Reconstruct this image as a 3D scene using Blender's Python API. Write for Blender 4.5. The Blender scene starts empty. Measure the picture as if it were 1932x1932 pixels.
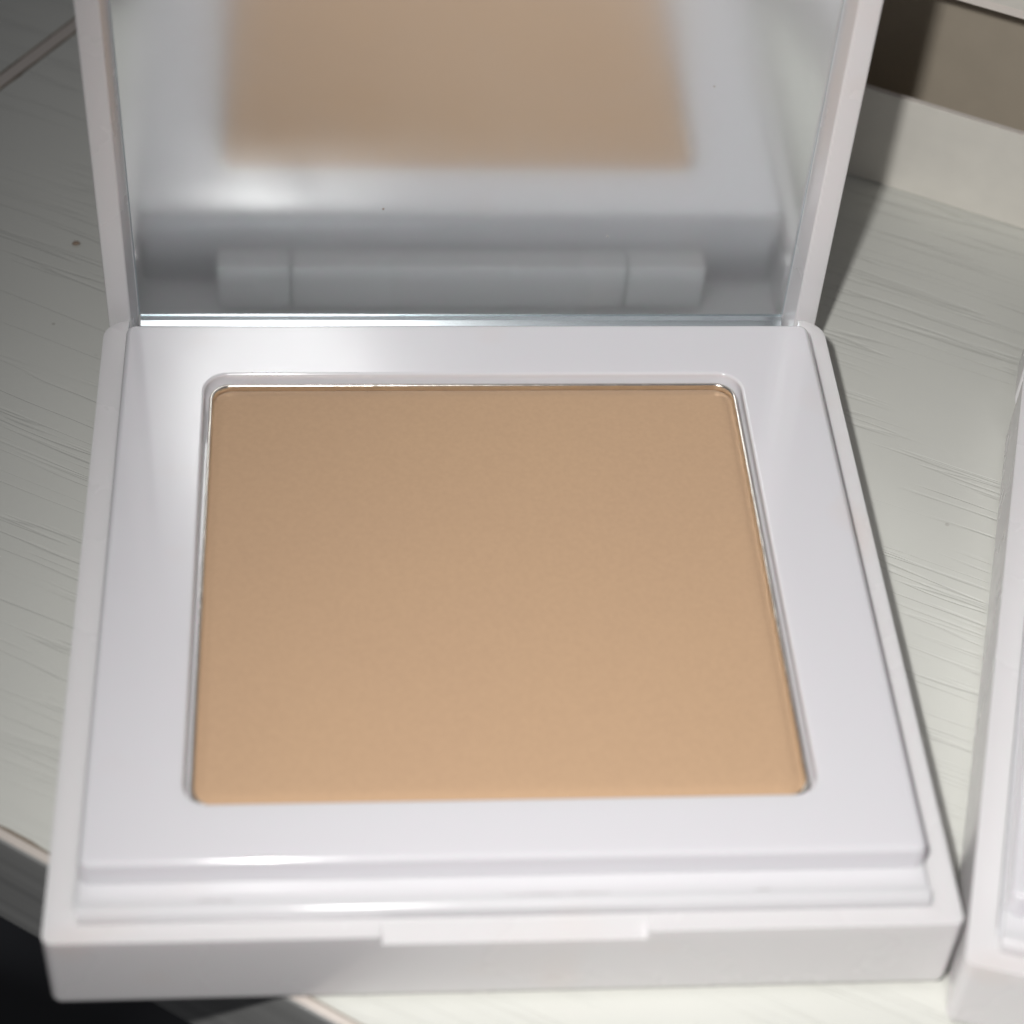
import bpy, bmesh, math, random
from mathutils import Vector, Matrix
# one unit of the layout = the compact's width, 65 mm
S = 0.065
T = 0.127            # height of the compact's rim above the table
R = math.radians
sc = bpy.context.scene
C = sc.collection

# ------------------------------------------------------------------ camera
def wp(x, y, z): return Vector((x * S, y * S, (z + T) * S))
cam_d = bpy.data.cameras.new('camera'); cam = bpy.data.objects.new('camera', cam_d); C.objects.link(cam)
a, b, c = R(43.8339), R(-4.1712), R(-0.5612)
cam.matrix_world = Matrix.Translation(wp(-.1828, -1.3035, 2.0115)) @ (
    Matrix.Rotation(c, 4, 'Z') @ Matrix.Rotation(a, 4, 'X') @ Matrix.Rotation(b, 4, 'Y'))
cam_d.sensor_width = 36; cam_d.lens = 4127 / 1932 * 36
cam_d.clip_start = .005; cam_d.clip_end = 20
cam_d.dof.use_dof = True; cam_d.dof.focus_distance = 3.02 * S; cam_d.dof.aperture_fstop = 29
sc.camera = cam

# ------------------------------------------------------------------ room light: dim, even
w = bpy.data.worlds.new('World'); sc.world = w; w.use_nodes = True
bg = w.node_tree.nodes['Background']; bg.inputs[0].default_value = (.95, .95, 1.0, 1); bg.inputs[1].default_value = .11

# ------------------------------------------------------------------ the phone's flash, beside the lens
ld = bpy.data.lights.new('flash', 'SPOT'); lo = bpy.data.objects.new('flash', ld); C.objects.link(lo)
LP = wp(-.35, -.92, 2.02); AIM = wp(.68, .10, 0)
lo.location = LP; lo.rotation_euler = (AIM - LP).to_track_quat('-Z', 'Y').to_euler()
ld.energy = .99; ld.color = (1, .985, .965); ld.shadow_soft_size = .0032
ld.spot_size = R(92); ld.spot_blend = 1.0

sc.view_settings.view_transform = 'Standard'; sc.view_settings.look = 'None'
sc.view_settings.exposure = 0; sc.view_settings.gamma = 1
sc.cycles.use_denoising = True
sc.cycles.blur_glossy = .12
sc.cycles.caustics_reflective = True
sc.cycles.max_bounces = 10; sc.cycles.diffuse_bounces = 5; sc.cycles.glossy_bounces = 8
sc.cycles.sample_clamp_indirect = 6

# ------------------------------------------------------------------ materials
def mat(name, col, rough=.5, metal=0, spec=.5, coat=0):
    m = bpy.data.materials.new(name); m.use_nodes = True
    p = m.node_tree.nodes['Principled BSDF']
    p.inputs['Base Color'].default_value = (*col, 1); p.inputs['Roughness'].default_value = rough
    p.inputs['Metallic'].default_value = metal; p.inputs['Specular IOR Level'].default_value = spec
    p.inputs['Coat Weight'].default_value = coat
    return m, m.node_tree, p
def node(nt, t, **kw):
    n = nt.nodes.new(t)
    for k, v in kw.items():
        if k in n.inputs.keys(): n.inputs[k].default_value = v
        else: setattr(n, k, v)
    return n
def ramp(nt, stops):
    r = nt.nodes.new('ShaderNodeValToRGB'); e = r.color_ramp.elements
    while len(e) < len(stops): e.new(.5)
    for i, (p, c_) in enumerate(stops):
        e[i].position = p; e[i].color = (c_, c_, c_, 1) if not isinstance(c_, tuple) else (*c_, 1)
    return r
def coords(nt, scale=(1, 1, 1), rot=(0, 0, 0), kind='Object'):
    tc = nt.nodes.new('ShaderNodeTexCoord'); mp = nt.nodes.new('ShaderNodeMapping')
    nt.links.new(tc.outputs[kind], mp.inputs[0]); mp.inputs['Scale'].default_value = scale; mp.inputs['Rotation'].default_value = rot
    return mp
def mixc(nt, fac, A, B):
    m = nt.nodes.new('ShaderNodeMix'); m.data_type = 'RGBA'
    L = nt.links.new
    for s, v in ((0, fac), (6, A), (7, B)):
        if hasattr(v, 'links'): L(v, m.inputs[s])
        else: m.inputs[s].default_value = v if s == 0 else (*v, 1)
    return m.outputs[2]

# white glossy plastic with faint smears and a few specks of powder dust
def plastic(name, col, rough=.10, dust=.5, coat=.6):
    m, nt, p = mat(name, col, rough, coat=coat); L = nt.links.new
    p.inputs['Coat Roughness'].default_value = .03
    p.inputs['Subsurface Weight'].default_value = .35; p.inputs['Subsurface Scale'].default_value = .0016; p.inputs['Subsurface Radius'].default_value = (1.0, .8, .9)
    mp = coords(nt)
    n1 = node(nt, 'ShaderNodeTexNoise', Scale=90.0, Detail=4.0); L(mp.outputs[0], n1.inputs['Vector'])
    r1 = ramp(nt, [(.35, rough * .8), (.7, rough * 1.6)]); L(n1.outputs[0], r1.inputs[0]); L(r1.outputs[0], p.inputs['Roughness'])
    v = node(nt, 'ShaderNodeTexVoronoi', Scale=260.0); L(mp.outputs[0], v.inputs['Vector'])
    n2 = node(nt, 'ShaderNodeTexNoise', Scale=75.0, Detail=1.0); L(mp.outputs[0], n2.inputs['Vector'])
    r2 = ramp(nt, [(.045, 1.0), (.075, 0.0)]); L(v.outputs['Distance'], r2.inputs[0])
    r3 = ramp(nt, [(.70, 0.0), (.74, dust)]); L(n2.outputs[0], r3.inputs[0])
    mu = node(nt, 'ShaderNodeMath', operation='MULTIPLY'); L(r2.outputs[0], mu.inputs[0]); L(r3.outputs[0], mu.inputs[1])
    c1 = mixc(nt, mu.outputs[0], col, (.42, .34, .27))
    n6 = node(nt, 'ShaderNodeTexNoise', Scale=110.0, Detail=1.0, Roughness=.5); L(mp.outputs[0], n6.inputs['Vector'])
    r6 = ramp(nt, [(.62, 0.0), (.85, .40)]); L(n6.outputs[0], r6.inputs[0])
    c2 = mixc(nt, r6.outputs[0], (1, 1, 1), (1.0, .86, .76))
    mm = node(nt, 'ShaderNodeMix', data_type='RGBA', blend_type='MULTIPLY'); mm.inputs[0].default_value = 1
    L(c1, mm.inputs[6]); L(c2, mm.inputs[7]); L(mm.outputs[2], p.inputs['Base Color'])
    n3 = node(nt, 'ShaderNodeTexNoise', Scale=300.0, Detail=2.0); L(mp.outputs[0], n3.inputs['Vector'])
    bp = node(nt, 'ShaderNodeBump', Strength=.03, Distance=.0001); L(n3.outputs[0], bp.inputs['Height']); L(bp.outputs[0], p.inputs['Normal'])
    return m
M_plate = plastic('white_gloss_plastic', (.765, .752, .785), .12, coat=.7)
M_ridge = plastic('ridge_plastic', (.765, .75, .775), .17, coat=0)
M_shell = plastic('white_shell_plastic', (.785, .765, .775), .22, coat=0)

# pressed powder
m, nt, p = mat('pressed_powder', (.585, .385, .21), .85, spec=.25); L = nt.links.new
mp = coords(nt)
n1 = node(nt, 'ShaderNodeTexNoise', Scale=55.0, Detail=3.0); L(mp.outputs[0], n1.inputs['Vector'])
r1 = ramp(nt, [(.3, (.548, .362, .228)), (.7, (.562, .372, .230))]); L(n1.outputs[0], r1.inputs[0])
n2 = node(nt, 'ShaderNodeTexNoise', Scale=2600.0, Detail=2.0); L(mp.outputs[0], n2.inputs['Vector'])
r2 = ramp(nt, [(.3, .97), (.7, 1.02)]); L(n2.outputs[0], r2.inputs[0])
mm = node(nt, 'ShaderNodeMix', data_type='RGBA', blend_type='MULTIPLY'); mm.inputs[0].default_value = 1
L(r1.outputs[0], mm.inputs[6]); L(r2.outputs[0], mm.inputs[7]); L(mm.outputs[2], p.inputs['Base Color'])
bp = node(nt, 'ShaderNodeBump', Strength=.08, Distance=.00005); L(n2.outputs[0], bp.inputs['Height']); L(bp.outputs[0], p.inputs['Normal'])
p.inputs['Sheen Weight'].default_value = .15
M_powder = m

# thin pressed metal pan
m, nt, p = mat('tin_pan', (.78, .74, .68), .22, metal=1); L = nt.links.new
mp = coords(nt); n1 = node(nt, 'ShaderNodeTexNoise', Scale=700.0, Detail=3.0); L(mp.outputs[0], n1.inputs['Vector'])
bp = node(nt, 'ShaderNodeBump', Strength=.35, Distance=.0002); L(n1.outputs[0], bp.inputs['Height']); L(bp.outputs[0], p.inputs['Normal'])
M_tin = m

# silvered mirror under a slightly hazy, fingered surface
m, nt, p = mat('mirror_silver', (.74, .765, .77), .03, metal=1); L = nt.links.new
mp = coords(nt)
n1 = node(nt, 'ShaderNodeTexNoise', Scale=60.0, Detail=7.0, Roughness=.7); L(mp.outputs[0], n1.inputs['Vector'])
r1 = ramp(nt, [(.3, .135), (.75, .155)]); L(n1.outputs[0], r1.inputs[0]); L(r1.outputs[0], p.inputs['Roughness'])
hz = nt.nodes.new('ShaderNodeBsdfAnisotropic'); hz.inputs['Color'].default_value = (.78, .80, .805, 1); hz.inputs['Roughness'].default_value = .265
n4 = node(nt, 'ShaderNodeTexNoise', Scale=1500.0, Detail=2.0); L(mp.outputs[0], n4.inputs['Vector'])
ad = node(nt, 'ShaderNodeMath', operation='MULTIPLY_ADD'); L(n4.outputs[0], ad.inputs[0]); ad.inputs[1].default_value = .06; L(n1.outputs[0], ad.inputs[2])
r0 = ramp(nt, [(.35, .22), (.75, .42)]); L(ad.outputs[0], r0.inputs[0])
m1 = nt.nodes.new('ShaderNodeMixShader'); L(r0.outputs[0], m1.inputs[0]); L(p.outputs[0], m1.inputs[1]); L(hz.outputs[0], m1.inputs[2])
df = node(nt, 'ShaderNodeBsdfDiffuse'); df.inputs[0].default_value = (.8, .83, .83, 1)
v = node(nt, 'ShaderNodeTexVoronoi', Scale=330.0); L(mp.outputs[0], v.inputs['Vector'])
r3 = ramp(nt, [(.04, .55), (.07, 0.0)]); L(v.outputs['Distance'], r3.inputs[0])
n5 = node(nt, 'ShaderNodeTexNoise', Scale=90.0); L(mp.outputs[0], n5.inputs['Vector'])
r5 = ramp(nt, [(.60, 0.0), (.64, 1.0)]); L(n5.outputs[0], r5.inputs[0])
mu = node(nt, 'ShaderNodeMath', operation='MULTIPLY'); L(r3.outputs[0], mu.inputs[0]); L(r5.outputs[0], mu.inputs[1])
r2 = ramp(nt, [(.3, .07), (.7, .11)]); L(n1.outputs[0], r2.inputs[0])
mxx = node(nt, 'ShaderNodeMath', operation='MAXIMUM'); L(r2.outputs[0], mxx.inputs[0]); mxx.inputs[1].default_value = 0
mx = nt.nodes.new('ShaderNodeMixShader'); L(mxx.outputs[0], mx.inputs[0]); L(m1.outputs[0], mx.inputs[1]); L(df.outputs[0], mx.inputs[2])
L(mx.outputs[0], nt.nodes['Material Output'].inputs[0])
M_mirror = m
M_edge = mat('mirror_ground_edge', (.66, .72, .75), .17, metal=.85)[0]

# laminate with an embossed grain that runs along x of the table
def laminate(name, col, streak=.0):
    m, nt, p = mat(name, col, .48, spec=.6); L = nt.links.new
    # warp so that the lines wander
    mp0 = coords(nt)
    wn = node(nt, 'ShaderNodeTexNoise', Scale=14.0, Detail=2.0); L(mp0.outputs[0], wn.inputs['Vector'])
    sub = node(nt, 'ShaderNodeVectorMath', operation='SUBTRACT'); L(wn.outputs['Color'], sub.inputs[0]); sub.inputs[1].default_value = (.5, .5, .5)
    scl = node(nt, 'ShaderNodeVectorMath', operation='SCALE'); L(sub.outputs[0], scl.inputs[0]); scl.inputs['Scale'].default_value = .0035
    add = node(nt, 'ShaderNodeVectorMath', operation='ADD'); L(mp0.outputs[0], add.inputs[0]); L(scl.outputs[0], add.inputs[1])
    mp = nt.nodes.new('ShaderNodeMapping'); L(add.outputs[0], mp.inputs[0]); mp.inputs['Scale'].default_value = (14, 380, 380)
    mp.inputs['Rotation'].default_value = (0, 0, 0)
    n1 = node(nt, 'ShaderNodeTexNoise', Scale=1.0, Detail=3.0, Roughness=.6); L(mp.outputs[0], n1.inputs['Vector'])
    # thin valleys: |noise - .5| small, in some places only
    s = node(nt, 'ShaderNodeMath', operation='SUBTRACT'); L(n1.outputs[0], s.inputs[0]); s.inputs[1].default_value = .5
    ab = node(nt, 'ShaderNodeMath', operation='ABSOLUTE'); L(s.outputs[0], ab.inputs[0])
    r1 = ramp(nt, [(.0, 0.0), (.027, 1.0)]); L(ab.outputs[0], r1.inputs[0])
    mk = nt.nodes.new('ShaderNodeMapping'); L(mp0.outputs[0], mk.inputs[0]); mk.inputs['Scale'].default_value = (30, 95, 95)
    n2 = node(nt, 'ShaderNodeTexNoise', Scale=1.0, Detail=2.0); L(mk.outputs[0], n2.inputs['Vector'])
    r2 = ramp(nt, [(.36, 0.0), (.52, 1.0)]); L(n2.outputs[0], r2.inputs[0])
    inv = node(nt, 'ShaderNodeMath', operation='SUBTRACT'); inv.inputs[0].default_value = 1; L(r1.outputs[0], inv.inputs[1])
    g = node(nt, 'ShaderNodeMath', operation='MULTIPLY'); L(inv.outputs[0], g.inputs[0]); L(r2.outputs[0], g.inputs[1])
    fine = node(nt, 'ShaderNodeTexNoise', Scale=900.0, Detail=3.0); L(mp0.outputs[0], fine.inputs['Vector'])
    f2 = node(nt, 'ShaderNodeMath', operation='MULTIPLY_ADD'); L(fine.outputs[0], f2.inputs[0]); f2.inputs[1].default_value = -.12; L(g.outputs[0], f2.inputs[2])
    bp = node(nt, 'ShaderNodeBump', Strength=.36, Distance=.0002, invert=True); L(f2.outputs[0], bp.inputs['Height']); L(bp.outputs[0], p.inputs['Normal'])
    # colour: slightly darker along the grooves, small specks
    sp = node(nt, 'ShaderNodeTexVoronoi', Scale=150.0); L(mp0.outputs[0], sp.inputs['Vector'])
    r3 = ramp(nt, [(.022, .6), (.04, 0.0)]); L(sp.outputs['Distance'], r3.inputs[0])
    nn = node(nt, 'ShaderNodeTexNoise', Scale=120.0, Detail=1.0); L(mp0.outputs[0], nn.inputs['Vector'])
    r4 = ramp(nt, [(.56, 0.0), (.62, 1.0)]); L(nn.outputs[0], r4.inputs[0])
    mu = node(nt, 'ShaderNodeMath', operation='MULTIPLY'); L(r3.outputs[0], mu.inputs[0]); L(r4.outputs[0], mu.inputs[1])
    c0 = mixc(nt, g.outputs[0], col, tuple(v * .93 for v in col))
    c1 = mixc(nt, mu.outputs[0], c0, (.22, .19, .15))
    n5 = node(nt, 'ShaderNodeTexNoise', Scale=28.0, Detail=3.0); L(mp0.outputs[0], n5.inputs['Vector'])
    r5 = ramp(nt, [(.3, .95), (.7, 1.03)]); L(n5.outputs[0], r5.inputs[0])
    mm = node(nt, 'ShaderNodeMix', data_type='RGBA', blend_type='MULTIPLY'); mm.inputs[0].default_value = 1
    L(c1, mm.inputs[6]); L(r5.outputs[0], mm.inputs[7]); L(mm.outputs[2], p.inputs['Base Color'])
    return m
M_table = laminate('white_laminate', (.69, .695, .65))
M_table2 = laminate('white_laminate_board', (.66, .665, .62))
def edgewood(name, colA, colB):
    m, nt, p = mat(name, colA, .5); L = nt.links.new
    mp = coords(nt, (10, 300, 420))
    n1 = node(nt, 'ShaderNodeTexNoise', Scale=1.0, Detail=3.0); L(mp.outputs[0], n1.inputs['Vector'])
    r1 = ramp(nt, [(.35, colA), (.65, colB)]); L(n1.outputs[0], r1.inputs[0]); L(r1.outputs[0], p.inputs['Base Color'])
    bp = node(nt, 'ShaderNodeBump', Strength=.4, Distance=.0002); L(n1.outputs[0], bp.inputs['Height']); L(bp.outputs[0], p.inputs['Normal'])
    return m
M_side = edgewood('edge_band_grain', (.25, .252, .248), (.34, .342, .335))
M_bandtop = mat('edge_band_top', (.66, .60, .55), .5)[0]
M_glue = edgewood('glue_line', (.20, .16, .12), (.36, .30, .24))
M_stain = mat('brown_crumb', (.34, .26, .20), .8)[0]
M_grime = mat('grey_grime', (.56, .53, .54), .6)[0]
M_floor, nt, p = mat('dark_floor', (.018, .02, .023), .6)
n1 = node(nt, 'ShaderNodeTexNoise', Scale=11.0, Detail=1.0); nt.links.new(coords(nt).outputs[0], n1.inputs['Vector'])
r1 = ramp(nt, [(.42, (.010, .011, .014)), (.56, (.085, .09, .10))]); nt.links.new(n1.outputs[0], r1.inputs[0]); nt.links.new(r1.outputs[0], p.inputs['Base Color'])
def card(name, col, rough=.8):
    m, nt, p = mat(name, col, rough, spec=.3); L = nt.links.new
    mp = coords(nt); n1 = node(nt, 'ShaderNodeTexNoise', Scale=260.0, Detail=5.0); L(mp.outputs[0], n1.inputs['Vector'])
    r1 = ramp(nt, [(.3, tuple(v * .96 for v in col)), (.7, tuple(min(1, v * 1.03) for v in col))]); L(n1.outputs[0], r1.inputs[0]); L(r1.outputs[0], p.inputs['Base Color'])
    bp = node(nt, 'ShaderNodeBump', Strength=.2, Distance=.0001); L(n1.outputs[0], bp.inputs['Height']); L(bp.outputs[0], p.inputs['Normal'])
    return m
M_card = card('white_card', (.745, .72, .66)); M_cardin = card('taupe_lining', (.49, .43, .345)); M_cut = card('cut_card_edge', (.82, .76, .70))

# ------------------------------------------------------------------ mesh helpers (layout units, scaled by S)
def rrect(x0, x1, y0, y1, r, n=8):
    """rounded rectangle, counter-clockwise; r = one radius or four (fl, fr, br, bl)"""
    rs = r if isinstance(r, (tuple, list)) else (r,) * 4
    pts = []
    if n == 0: return [(x0, y0), (x1, y0), (x1, y1), (x0, y1)]
    for (cx, cy, a0), q in zip(((x0, y0, 180), (x1, y0, 270), (x1, y1, 0), (x0, y1, 90)), rs):
        ox = cx + (q if cx == x0 else -q); oy = cy + (q if cy == y0 else -q)
        for i in range(n + 1):
            t = R(a0 + 90 * i / n); pts.append((ox + q * math.cos(t), oy + q * math.sin(t)))
    return pts
def obj(name, bm, m, parent=None, smooth=True, bevel=0, seg=3, wn=True, loc=None):
    me = bpy.data.meshes.new(name)
    bmesh.ops.remove_doubles(bm, verts=bm.verts, dist=1e-7)
    bmesh.ops.recalc_face_normals(bm, faces=bm.faces)
    bm.to_mesh(me); bm.free()
    for mm_ in (m if isinstance(m, (list, tuple)) else [m]): me.materials.append(mm_)
    if smooth:
        for f in me.polygons: f.use_smooth = True
    o = bpy.data.objects.new(name, me); C.objects.link(o)
    if parent: o.parent = parent
    if loc is not None: o.location = loc
    if bevel:
        b_ = o.modifiers.new('bevel', 'BEVEL'); b_.width = bevel * S; b_.segments = seg; b_.limit_method = 'ANGLE'; b_.angle_limit = R(35)
        b_.use_clamp_overlap = True; b_.harden_normals = False
    if wn and smooth:
        o.modifiers.new('wn', 'WEIGHTED_NORMAL')
    return o
def loops(bm, ls, cap0=True, cap1=True, mi=0):
    """skin a stack of loops [(pts2d, z), ...] with the same point count"""
    vs = [[bm.verts.new((x * S, y * S, z * S)) for x, y in pts] for pts, z in ls]
    n = len(vs[0])
    for A, B in zip(vs, vs[1:]):
        for i in range(n):
            f = bm.faces.new((A[i], A[(i + 1) % n], B[(i + 1) % n], B[i])); f.material_index = mi
    if cap0: bm.faces.new(vs[0][::-1])
    if cap1: bm.faces.new(vs[-1])
    return vs
def box(bm, x0, x1, y0, y1, z0, z1): loops(bm, [(rrect(x0, x1, y0, y1, 0, 0), z0), (rrect(x0, x1, y0, y1, 0, 0), z1)])
def inset_prism(bm, x0, x1, y0, y1, z0, z1, r, ft=.004, fb=.004, n=8, k=4):
    """rounded-rectangle slab with filleted top and bottom edges"""
    ls = []
    def add(d, z): ls.append((rrect(x0 + d, x1 - d, y0 + d, y1 - d, max(r - d, .0005), n), z))
    for i in range(k + 1):
        t = R(90 * i / k); add(fb * (1 - math.sin(t)), z0 + fb * (1 - math.cos(t)))
    for i in range(k + 1):
        t = R(90 * i / k); add(ft * (1 - math.cos(t)), z1 - ft * (1 - math.sin(t)))
    loops(bm, ls)
def thing(name, label, cat, loc=(0, 0, 0), rz=0, group=None):
    o = bpy.data.objects.new(name, None); C.objects.link(o); o.location = loc; o.rotation_euler = (0, 0, rz)
    o.empty_display_size = .02
    tag(o, label, cat, group); return o
def tag(o, label=None, cat=None, group=None, kind=None):
    for k, v in (('label', label), ('category', cat), ('group', group), ('kind', kind)):
        if v: o[k] = v
    return o

# ------------------------------------------------------------------ floor and table
bm = bmesh.new(); box(bm, -30, 30, -30, 30, -10.2, -10)
fl = obj('floor', bm, M_floor, smooth=False, wn=False); tag(fl, kind='structure')
# a dark panel of the desk's underframe, below the table edge
E0 = Vector((-.5788, .2225)); ANG = math.atan2(-.036 - .2225, -.1855 + .5788)     # direction of the table's front edge
TH = .18                                                                          # table thickness
tb = thing('desk', 'white wood-grain desk top under the compacts with pale edge banding on its front edge', 'desk', (E0.x * S, E0.y * S, 0), ANG)
# local frame: x along the front edge (to the right), y into the table
def tl(px, py):
    v = Vector((px, py)) - E0; ca, sa = math.cos(-ANG), math.sin(-ANG)
    return Vector((v.x * ca - v.y * sa, v.x * sa + v.y * ca))
SEAM = tl(-.732, 1.7575).x       # the seam runs square to the front edge
bt = .030
GR = R(5.5)
def board(name, x0, x1, y0, y1, m, parent, ang=0):
    bm = bmesh.new()
    # board geometry turned back by ang so that object coordinates follow the grain
    ca, sa = math.cos(-ang), math.sin(-ang)
    pts = [(x * ca - y * sa, x * sa + y * ca) for x, y in ((x0, y0), (x1, y0), (x1, y1), (x0, y1))]
    loops(bm, [(pts, -TH), (pts, 0)])
    o = obj(name, bm, m, parent, smooth=False, wn=False); o.rotation_euler = (0, 0, ang); return o
bm = bmesh.new()
board('board', SEAM + bt, 4, bt * .45, 4, M_table, tb, GR)
board('board', -3.2, SEAM - .002, -2.2, 4, M_table2, tb, GR)       # the neighbouring top beyond the seam
def slab(name, x0, x1, y0, y1, z0, z1, m, parent, bevel=0):
    bm = bmesh.new(); box(bm, x0, x1, y0, y1, z0, z1)
    return obj(name, bm, m, parent, smooth=bool(bevel), bevel=bevel, seg=2)
# banding along the seam, with a brown glue line on both sides (uneven)
def glue(name, x0, x1, y0, y1, ztop, along, amp, seed):
    rnd = random.Random(seed); bm = bmesh.new(); n = 260; A = []; B = []
    ph = [rnd.random() * 6 for _ in range(4)]
    for i in range(n + 1):
        t = i / n; wob = amp * (.5 * math.sin(37 * t * 3 + ph[0]) + .35 * math.sin(91 * t * 3 + ph[1]) + .5 * rnd.random() ** 3)
        if along == 'y':
            y = y0 + (y1 - y0) * t; A.append((x0, y)); B.append((x1 + max(0, wob), y))
        else:
            x = x0 + (x1 - x0) * t; A.append((x, y0)); B.append((x, y1 + max(0, wob)))
    va = [bm.verts.new((x * S, y * S, ztop * S)) for x, y in A]; vb = [bm.verts.new((x * S, y * S, ztop * S)) for x, y in B]
    va2 = [bm.verts.new((x * S, y * S, (ztop - .01) * S)) for x, y in A]; vb2 = [bm.verts.new((x * S, y * S, (ztop - .01) * S)) for x, y in B]
    for i in range(n):
        bm.faces.new((va[i], va[i + 1], vb[i + 1], vb[i])); bm.faces.new((vb[i], vb[i + 1], vb2[i + 1], vb2[i])); bm.faces.new((va[i], va2[i], va2[i + 1], va[i + 1]))
    return obj(name, bm, M_glue, tb, smooth=False, wn=False)
slab('edge_band', SEAM + .003, SEAM + bt - .004, -.002, 4, -TH, .0008, M_bandtop, tb, .0015)
glue('glue_line', SEAM + bt - .0045, SEAM + bt - .0015, .02, 3.5, .0010, 'y', .003, 3)
glue('glue_line', SEAM - .004, SEAM + .0035, .02, 3.5, -.0010, 'y', .001, 4)
# banding along the front edge
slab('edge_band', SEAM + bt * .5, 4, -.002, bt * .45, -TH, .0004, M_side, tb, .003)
slab('band_top', SEAM + bt * .5, 4, .0012, bt * .45 - .001, -.004, .0010, M_bandtop, tb, .0010)
glue('glue_line', SEAM + bt, 3.5, bt * .40, bt * .47, .0016, 'x', .0045, 8)
# brown speck of grime on the desk, left of the lid
bm = bmesh.new(); rnd = random.Random(2)
pts = [((.0065 + .002 * rnd.random()) * math.cos(t * .524), (.0055 + .002 * rnd.random()) * math.sin(t * .524)) for t in range(12)]
loops(bm, [(pts, 0), ([(x * .8, y * .8) for x, y in pts], .0016), ([(x * .4, y * .4) for x, y in pts], .0024)])
o = obj('crumb', bm, M_stain, loc=(-.5745 * S, 1.315 * S, .0002)); o.scale = (.8, .8, .8); tag(o, 'tiny brown crumb lying on the desk left of the open lid', 'crumb')

# ------------------------------------------------------------------ card box behind, with an open window
bx = thing('card_box', 'white card box with a cut-out front window and taupe inside, standing behind the open lid', 'box',
           (.6435 * S, 1.4992 * S, 0), math.atan2(1.3581 - 1.4992, .9023 - .6435))
# local: x along the front, y into the box (away from camera), z up from the table
WZ0, WZ1, BT, DP = .041 + T, .237 + T, .012, .19
bx0, bx1 = -.55, 1.1
slab('front_lip', bx0, bx1, 0, BT, .001, WZ0, M_card, bx, .0012)
slab('cut_edge', bx0 + .02, bx1 - .02, .0012, BT - .0012, WZ0 - .002, WZ0 + .0006, M_cut, bx)
slab('top_panel', bx0, bx1, 0, BT, WZ1, WZ1 + .40, M_card, bx, .0012)
slab('cut_edge', bx0 + .02, bx1 - .02, -.0004, BT - .0012, WZ1 - .0008, WZ1 + .012, M_cut, bx)
slab('side_panel', bx0, bx0 + .03, BT + .001, DP, .001, WZ1 + .40, M_card, bx)
slab('side_panel', bx1 - .03, bx1, BT + .001, DP, .001, WZ1 + .40, M_card, bx)
slab('lining', bx0 + .031, bx1 - .031, DP - .012, DP - .002, .002, WZ1 + .39, M_cardin, bx)
slab('bottom_panel', bx0 + .031, bx1 - .031, BT + .001, DP - .013, .002, .010, M_cardin, bx)
slab('lid_panel', bx0 + .0, bx1, 0, DP, WZ1 + .401, WZ1 + .412, M_card, bx)
# torn paper fibres along the cut
bm = bmesh.new(); rnd = random.Random(5)
for i in range(90):
    x = bx0 + .05 + rnd.random() * 1.2; zb = WZ0 + .0004 if i % 3 else WZ1 - .0006; s = 1 if i % 3 else -1
    h = .0015 + .004 * rnd.random() ** 2; dx = (rnd.random() - .5) * .006; wd = .0007
    y = .001 + rnd.random() * .004
    vs = [bm.verts.new(Vector(q) * S) for q in ((x - wd, y, zb), (x + wd, y, zb), (x, y + wd, zb), (x + dx, y, zb + s * h))]
    for f in ((0, 1, 3), (1, 2, 3), (2, 0, 3)): bm.faces.new([vs[k] for k in f])
tag(obj('paper_fibre', bm, M_cut, bx, smooth=False, wn=False), kind='stuff')

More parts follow.
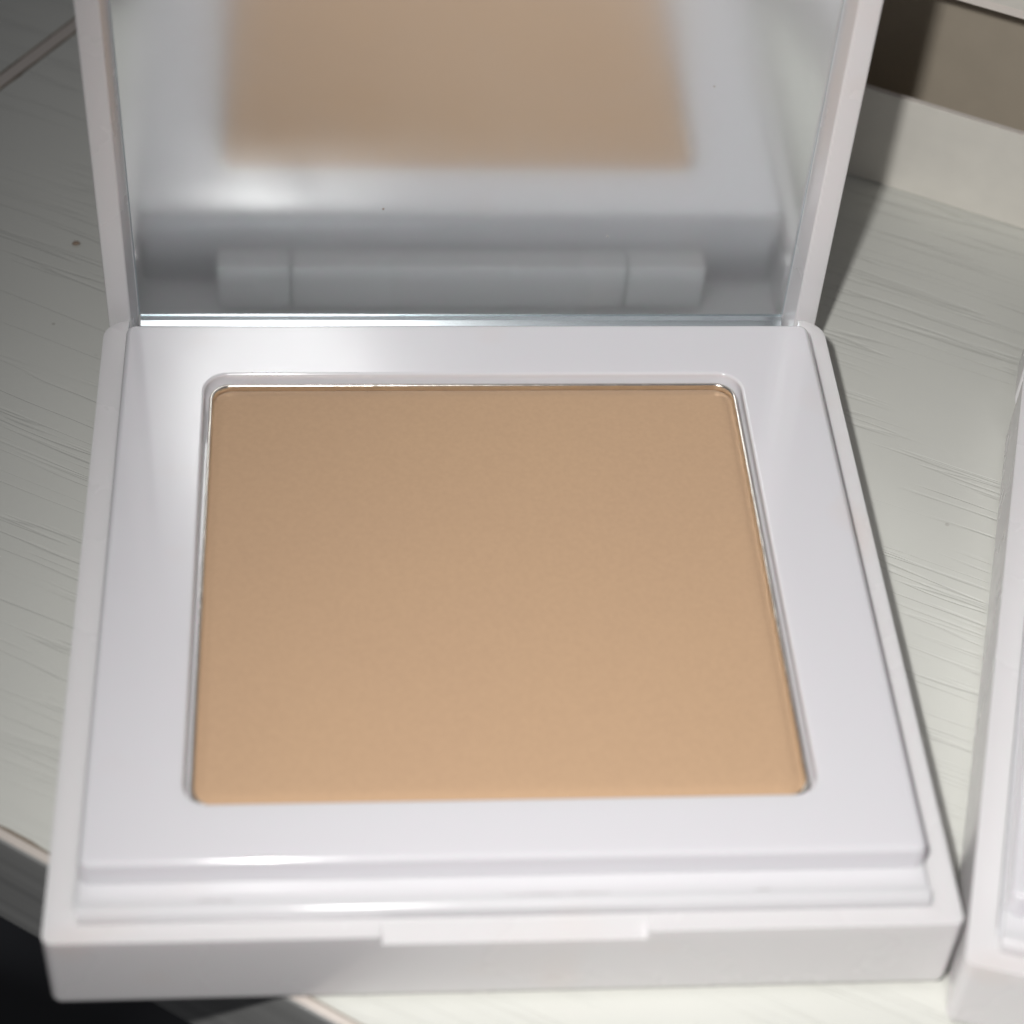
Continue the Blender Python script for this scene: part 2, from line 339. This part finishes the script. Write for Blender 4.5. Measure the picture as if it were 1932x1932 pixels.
# ------------------------------------------------------------------ the powder compact
D = .9955; YC = D / 2
def Y(y): return y - YC
def Z(z): return z + T
def rr(x0, x1, y0, y1, r, n=8): return rrect(x0, x1, Y(y0), Y(y1), r, n)
def boolean(o, cuts):
    big = Matrix.Scale(100, 4); small = Matrix.Scale(.01, 4)       # the solver dislikes millimetre sizes
    for q in [o] + cuts: q.data.transform(big)
    for cut in cuts:
        md = o.modifiers.new('cut', 'BOOLEAN'); md.operation = 'DIFFERENCE'; md.solver = 'EXACT'; md.object = cut
    bpy.context.view_layer.update(); dg = bpy.context.evaluated_depsgraph_get()
    me = bpy.data.meshes.new_from_object(o.evaluated_get(dg))
    o.modifiers.clear(); o.data = me; me.transform(small)
    for cut in cuts: bpy.data.objects.remove(cut)
def make_compact(label, group=None):
    root = thing('powder_compact', label, 'compact', (0, YC * S, 0), 0, group)
    # base shell: outer wall, rim, shallow well for the deck
    RC = (.012, .010, .034, .034)
    bm = bmesh.new()
    def out(d): return rr(-.5 + d, .5 - d, -.005 + d, D - d, tuple(max(q - d, .004) for q in RC))
    loops(bm, [(out(.012), Z(-T)), (out(.004), Z(-T + .006)), (out(.0), Z(-T + .016)), (out(0), Z(0)),
               (rr(-.4690, .4695, .040, D - .02, .012), Z(0)), (rr(-.4690, .4695, .040, D - .02, .012), Z(-.020))])
    o = obj('base_shell', bm, M_shell, root)
    bm = bmesh.new(); box(bm, -.4670, .4670, Y(.925), Y(1.1), Z(-.105), Z(.1)); cutA = obj('cutter_back', bm, M_shell, wn=False)
    # finger notch in the front lip
    bm = bmesh.new()
    def nt_(y, z): return rrect(-.139, .150, Y(-.05), Y(y - .004), 0, 0), Z(z)
    loops(bm, [nt_(.006, -.0145), nt_(.0215, -.001), nt_(.0225, .002)])
    boolean(o, [cutA, obj('cutter_front', bm, M_shell, wn=False)])
    for f in o.data.polygons: f.use_smooth = True
    b_ = o.modifiers.new('bevel', 'BEVEL'); b_.width = .0026 * S; b_.segments = 3; b_.limit_method = 'ANGLE'; b_.angle_limit = R(35)
    o.modifiers.new('wn', 'WEIGHTED_NORMAL')
    # ridge behind the front lip
    bm = bmesh.new(); q = .0105
    pr = [(.0340, -.010), (.0340, .0160), (.0335, .0165)] + [(.0185 + q - q * math.sin(R(9 * i)), .0165 - q + q * math.cos(R(9 * i))) for i in range(11)] + [(.0185, -.010)]
    va = [bm.verts.new((-.4640 * S, Y(y) * S, Z(z) * S)) for y, z in pr]; vb = [bm.verts.new((.4645 * S, Y(y) * S, Z(z) * S)) for y, z in pr]
    bm.faces.new(va); bm.faces.new(vb[::-1])
    for i in range(len(pr)): bm.faces.new((va[i], vb[i], vb[(i + 1) % len(pr)], va[(i + 1) % len(pr)]))
    obj('front_ridge', bm, M_ridge, root)
    bm = bmesh.new(); inset_prism(bm, -.4640, .4645, Y(.0343), Y(.0800), Z(-.015), Z(.0135), .003, ft=.0012, fb=.0005, n=3, k=3)
    obj('front_step', bm, M_ridge, root)
    for sx in (-1, 1):
        bm = bmesh.new(); x0, x1 = sorted((sx * .4683, sx * .450)); inset_prism(bm, x0, x1, Y(.036), Y(.9240), Z(-.018), Z(.0040), .002, ft=.0010, fb=.0005, n=3, k=3)
        obj('side_step', bm, M_plate, root)
    # grime caught in the crease behind the ridge
    bm = bmesh.new(); rnd = random.Random(4)
    for gx, gl in ((-.325, .020), (-.305, .010), (.03, .05), (.085, .035), (.28, .012)):
        n = 14; pts = [(gx + gl * (.8 + .3 * rnd.random()) * math.cos(t * 6.283 / n), Y(.0360) + 0.0016 * (.7 + .5 * rnd.random()) * math.sin(t * 6.283 / n)) for t in range(n)]
        loops(bm, [(pts, Z(.0125)), ([(gx + (x - gx) * .7, Y(.0360) + (y - Y(.0360)) * .7) for x, y in pts], Z(.0141))])
    obj('grime_smear', bm, M_grime, root, wn=False)
    # deck with the square well
    pz = .045; w0, w1, wx = .1425, .8375, .3550
    bm = bmesh.new(); ls = []
    def pl(d): return rr(-.4635 + d, .4640 - d, .0630 + d, .938 - d, tuple(max(q - d, .002) for q in (.012, .012, .014, .014)))
    def wl(d): return rr(-wx - d, wx + d, w0 - d, w1 + d, .030 + d)
    ls.append((pl(0), Z(-.085))); ls.append((pl(-.0001), Z(-.022))); ls.append((pl(-.0030), Z(-.0215))); ls.append((pl(-.0028), Z(.004))); ls.append((pl(0), Z(pz - .0075)))
    for i in range(1, 7):
        t = R(15 * i); ls.append((pl(.0075 * (1 - math.cos(t))), Z(pz - .0075 * (1 - math.sin(t)))))
    for i in range(0, 6):
        t = R(18 * i); ls.append((wl(.0038 * (1 - math.sin(t))), Z(pz - .0038 * (1 - math.cos(t)))))
    ls.append((wl(0), Z(-.012)))
    loops(bm, ls, cap0=True, cap1=True)
    obj('deck', bm, M_plate, root)
    # metal pan rim (ring with a wavy lip)
    rnd = random.Random(11)
    bm = bmesh.new()
    def pn(d, wob=0):
        pts = rr(-.3490 + d, .3490 - d, .1450 + d, .8315 - d, .028 - d, 10); res = []
        # subdivide the straight sides so the lip can waver
        for i, p_ in enumerate(pts):
            q = pts[(i + 1) % len(pts)]; n = 24 if math.dist(p_, q) > .1 else 1
            for k in range(n): res.append((p_[0] + (q[0] - p_[0]) * k / n, p_[1] + (q[1] - p_[1]) * k / n))
        return [(x + wob * (rnd.random() - .5), y + wob * (rnd.random() - .5)) for x, y in res]
    loops(bm, [(pn(.002), Z(0.0002)), (pn(0, .0003), Z(0.0320)), (pn(.0008, .0003), Z(0.0335)), (pn(.0034, .0003), Z(0.0335)), (pn(.0046, .0003), Z(0.0320)), (pn(.0052), Z(0.0200))], cap0=True, cap1=False)
    obj('metal_pan', bm, M_tin, root)
    bm = bmesh.new(); e = .0048
    def pw(d): return rr(-.3490 + e + d, .3490 - e - d, .1450 + e + d, .8315 - e - d, max(.0255 - d * .5, .004), 10)
    loops(bm, [(pw(0), Z(0.0203)), (pw(.0002), Z(0.0245)), (pw(.004), Z(0.0250)), (pw(.008), Z(0.0270)), (pw(.012), Z(0.0286)), (pw(.018), Z(0.0294)), (pw(.03), Z(0.0297)), (pw(.15), Z(0.0298))], cap0=True, cap1=True)
    obj('pressed_powder', bm, M_powder, root, wn=False)
    # hinge: barrel block of the base between two lid knuckles
    for hx0, hx1 in ((-.352, -.2475), (-.2460, .2375), (.2390, .352)):
        bm = bmesh.new(); inset_prism(bm, hx0, hx1, Y(.948), Y(.990), Z(-.090), Z(-.012), .004, ft=.004, fb=.002)
        obj('hinge_block', bm, M_shell, root)
    # lid: its own object so that its parts hang from it; local frame: x across, y up along the lid, z out of the mirror
    u0, u1 = -.052, .985; dep = .046; mh = .4665
    bm = bmesh.new()
    RL = (.03, .03, .022, .022)
    def lo_(d): return rrect(-.4975 + d, .4975 - d, u0 + d, u1 - d, tuple(q - d if q - d > .003 else .003 for q in RL))
    loops(bm, [(lo_(.012), -.085), (lo_(.004), -.079), (lo_(0), -.068), (lo_(0), 0),
               (rrect(-.4665 , .4665, u0 + .016, u1 - .033, .012), 0), (rrect(-.4610, .4610, u0 + .018, u1 - .036, .010), -dep)])
    lid = obj('lid', bm, M_shell, root, bevel=.003)
    lid.location = (0, Y(1.014) * S, Z(-.060) * S); lid.rotation_euler = (R(91.6), 0, 0)
    bm = bmesh.new(); m0, m1, mx_ = .018, u1 - .042, .4575
    box(bm, -mx_, mx_, m0, m1, -dep + .0005, -dep + .004)
    mi = obj('mirror', bm, M_mirror, lid, smooth=False, wn=False)
    bm = bmesh.new(); q = .0022; vs_o = rrect(-mx_ - q, mx_ + q, m0 - q, m1 + q, 0.0005, 1); vs_i = rrect(-mx_, mx_, m0, m1, .0005, 1)
    loops(bm, [(vs_o, -dep + .0006), (vs_o, -dep + .0025), (vs_i, -dep + .0046), (vs_i, -dep + .0008)], cap0=False, cap1=False)
    obj('mirror_edge', bm, M_edge, lid, smooth=False, wn=False)
    bm = bmesh.new()            # silvered cove added below the mirror, angled to catch a bright strip of flash
    pr = [(m0 - .001, -dep + .0006), (m0 - .001, -dep + .0060), (m0 - .006, -dep + .0095), (m0 - .012, -dep + .0150), (m0 - .018, -dep + .0220), (m0 - .026, -dep + .0225), (m0 - .026, -dep + .0006)]
    va = [bm.verts.new((-mx_ * S, u * S, n_ * S)) for u, n_ in pr]; vb = [bm.verts.new((mx_ * S, u * S, n_ * S)) for u, n_ in pr]
    bm.faces.new(va); bm.faces.new(vb[::-1])
    for i in range(len(pr)): bm.faces.new((va[i], vb[i], vb[(i + 1) % len(pr)], va[(i + 1) % len(pr)]))
    obj('glint_cove', bm, M_edge, lid, smooth=False, wn=False)
    for sx, su, sr, sm in ((-.118, .212, .0017, M_stain), (.192, .165, .0013, M_cut), (.31, .42, .0011, M_stain)):   # specks on the glass
        bm = bmesh.new(); pts = [(sx + sr * math.cos(t * .785), su + sr * .8 * math.sin(t * .785 + .3)) for t in range(8)]
        loops(bm, [(pts, -dep + .0041), ([(sx + (x - sx) * .5, su + (y - su) * .5) for x, y in pts], -dep + .0052)])
        obj('speck', bm, sm, lid, smooth=False, wn=False)
    return root
main = make_compact('open white powder compact with tan pressed powder, overhanging the desk edge in the middle')
def dup(root, label):
    r = root.copy(); C.objects.link(r); r['label'] = label
    for ch in list(root.children):
        c1 = ch.copy(); C.objects.link(c1); c1.parent = r
        for g in ch.children:
            c2 = g.copy(); C.objects.link(c2); c2.parent = c1
            for h in g.children:
                c3 = h.copy(); C.objects.link(c3); c3.parent = c2
    return r
second = dup(main, 'second open white compact at the right border, turned clockwise and cut off by the frame')
th = R(-16.5); cx, cy = .4905, -.049
second.rotation_euler = (0, 0, th)
ox = -.5 * math.cos(th) + YC * math.sin(th); oy = -.5 * math.sin(th) - YC * math.cos(th)
second.location = ((cx - ox) * S, (cy - oy) * S, 0)
for q in (main, second): q['group'] = 'open powder compacts on the desk'
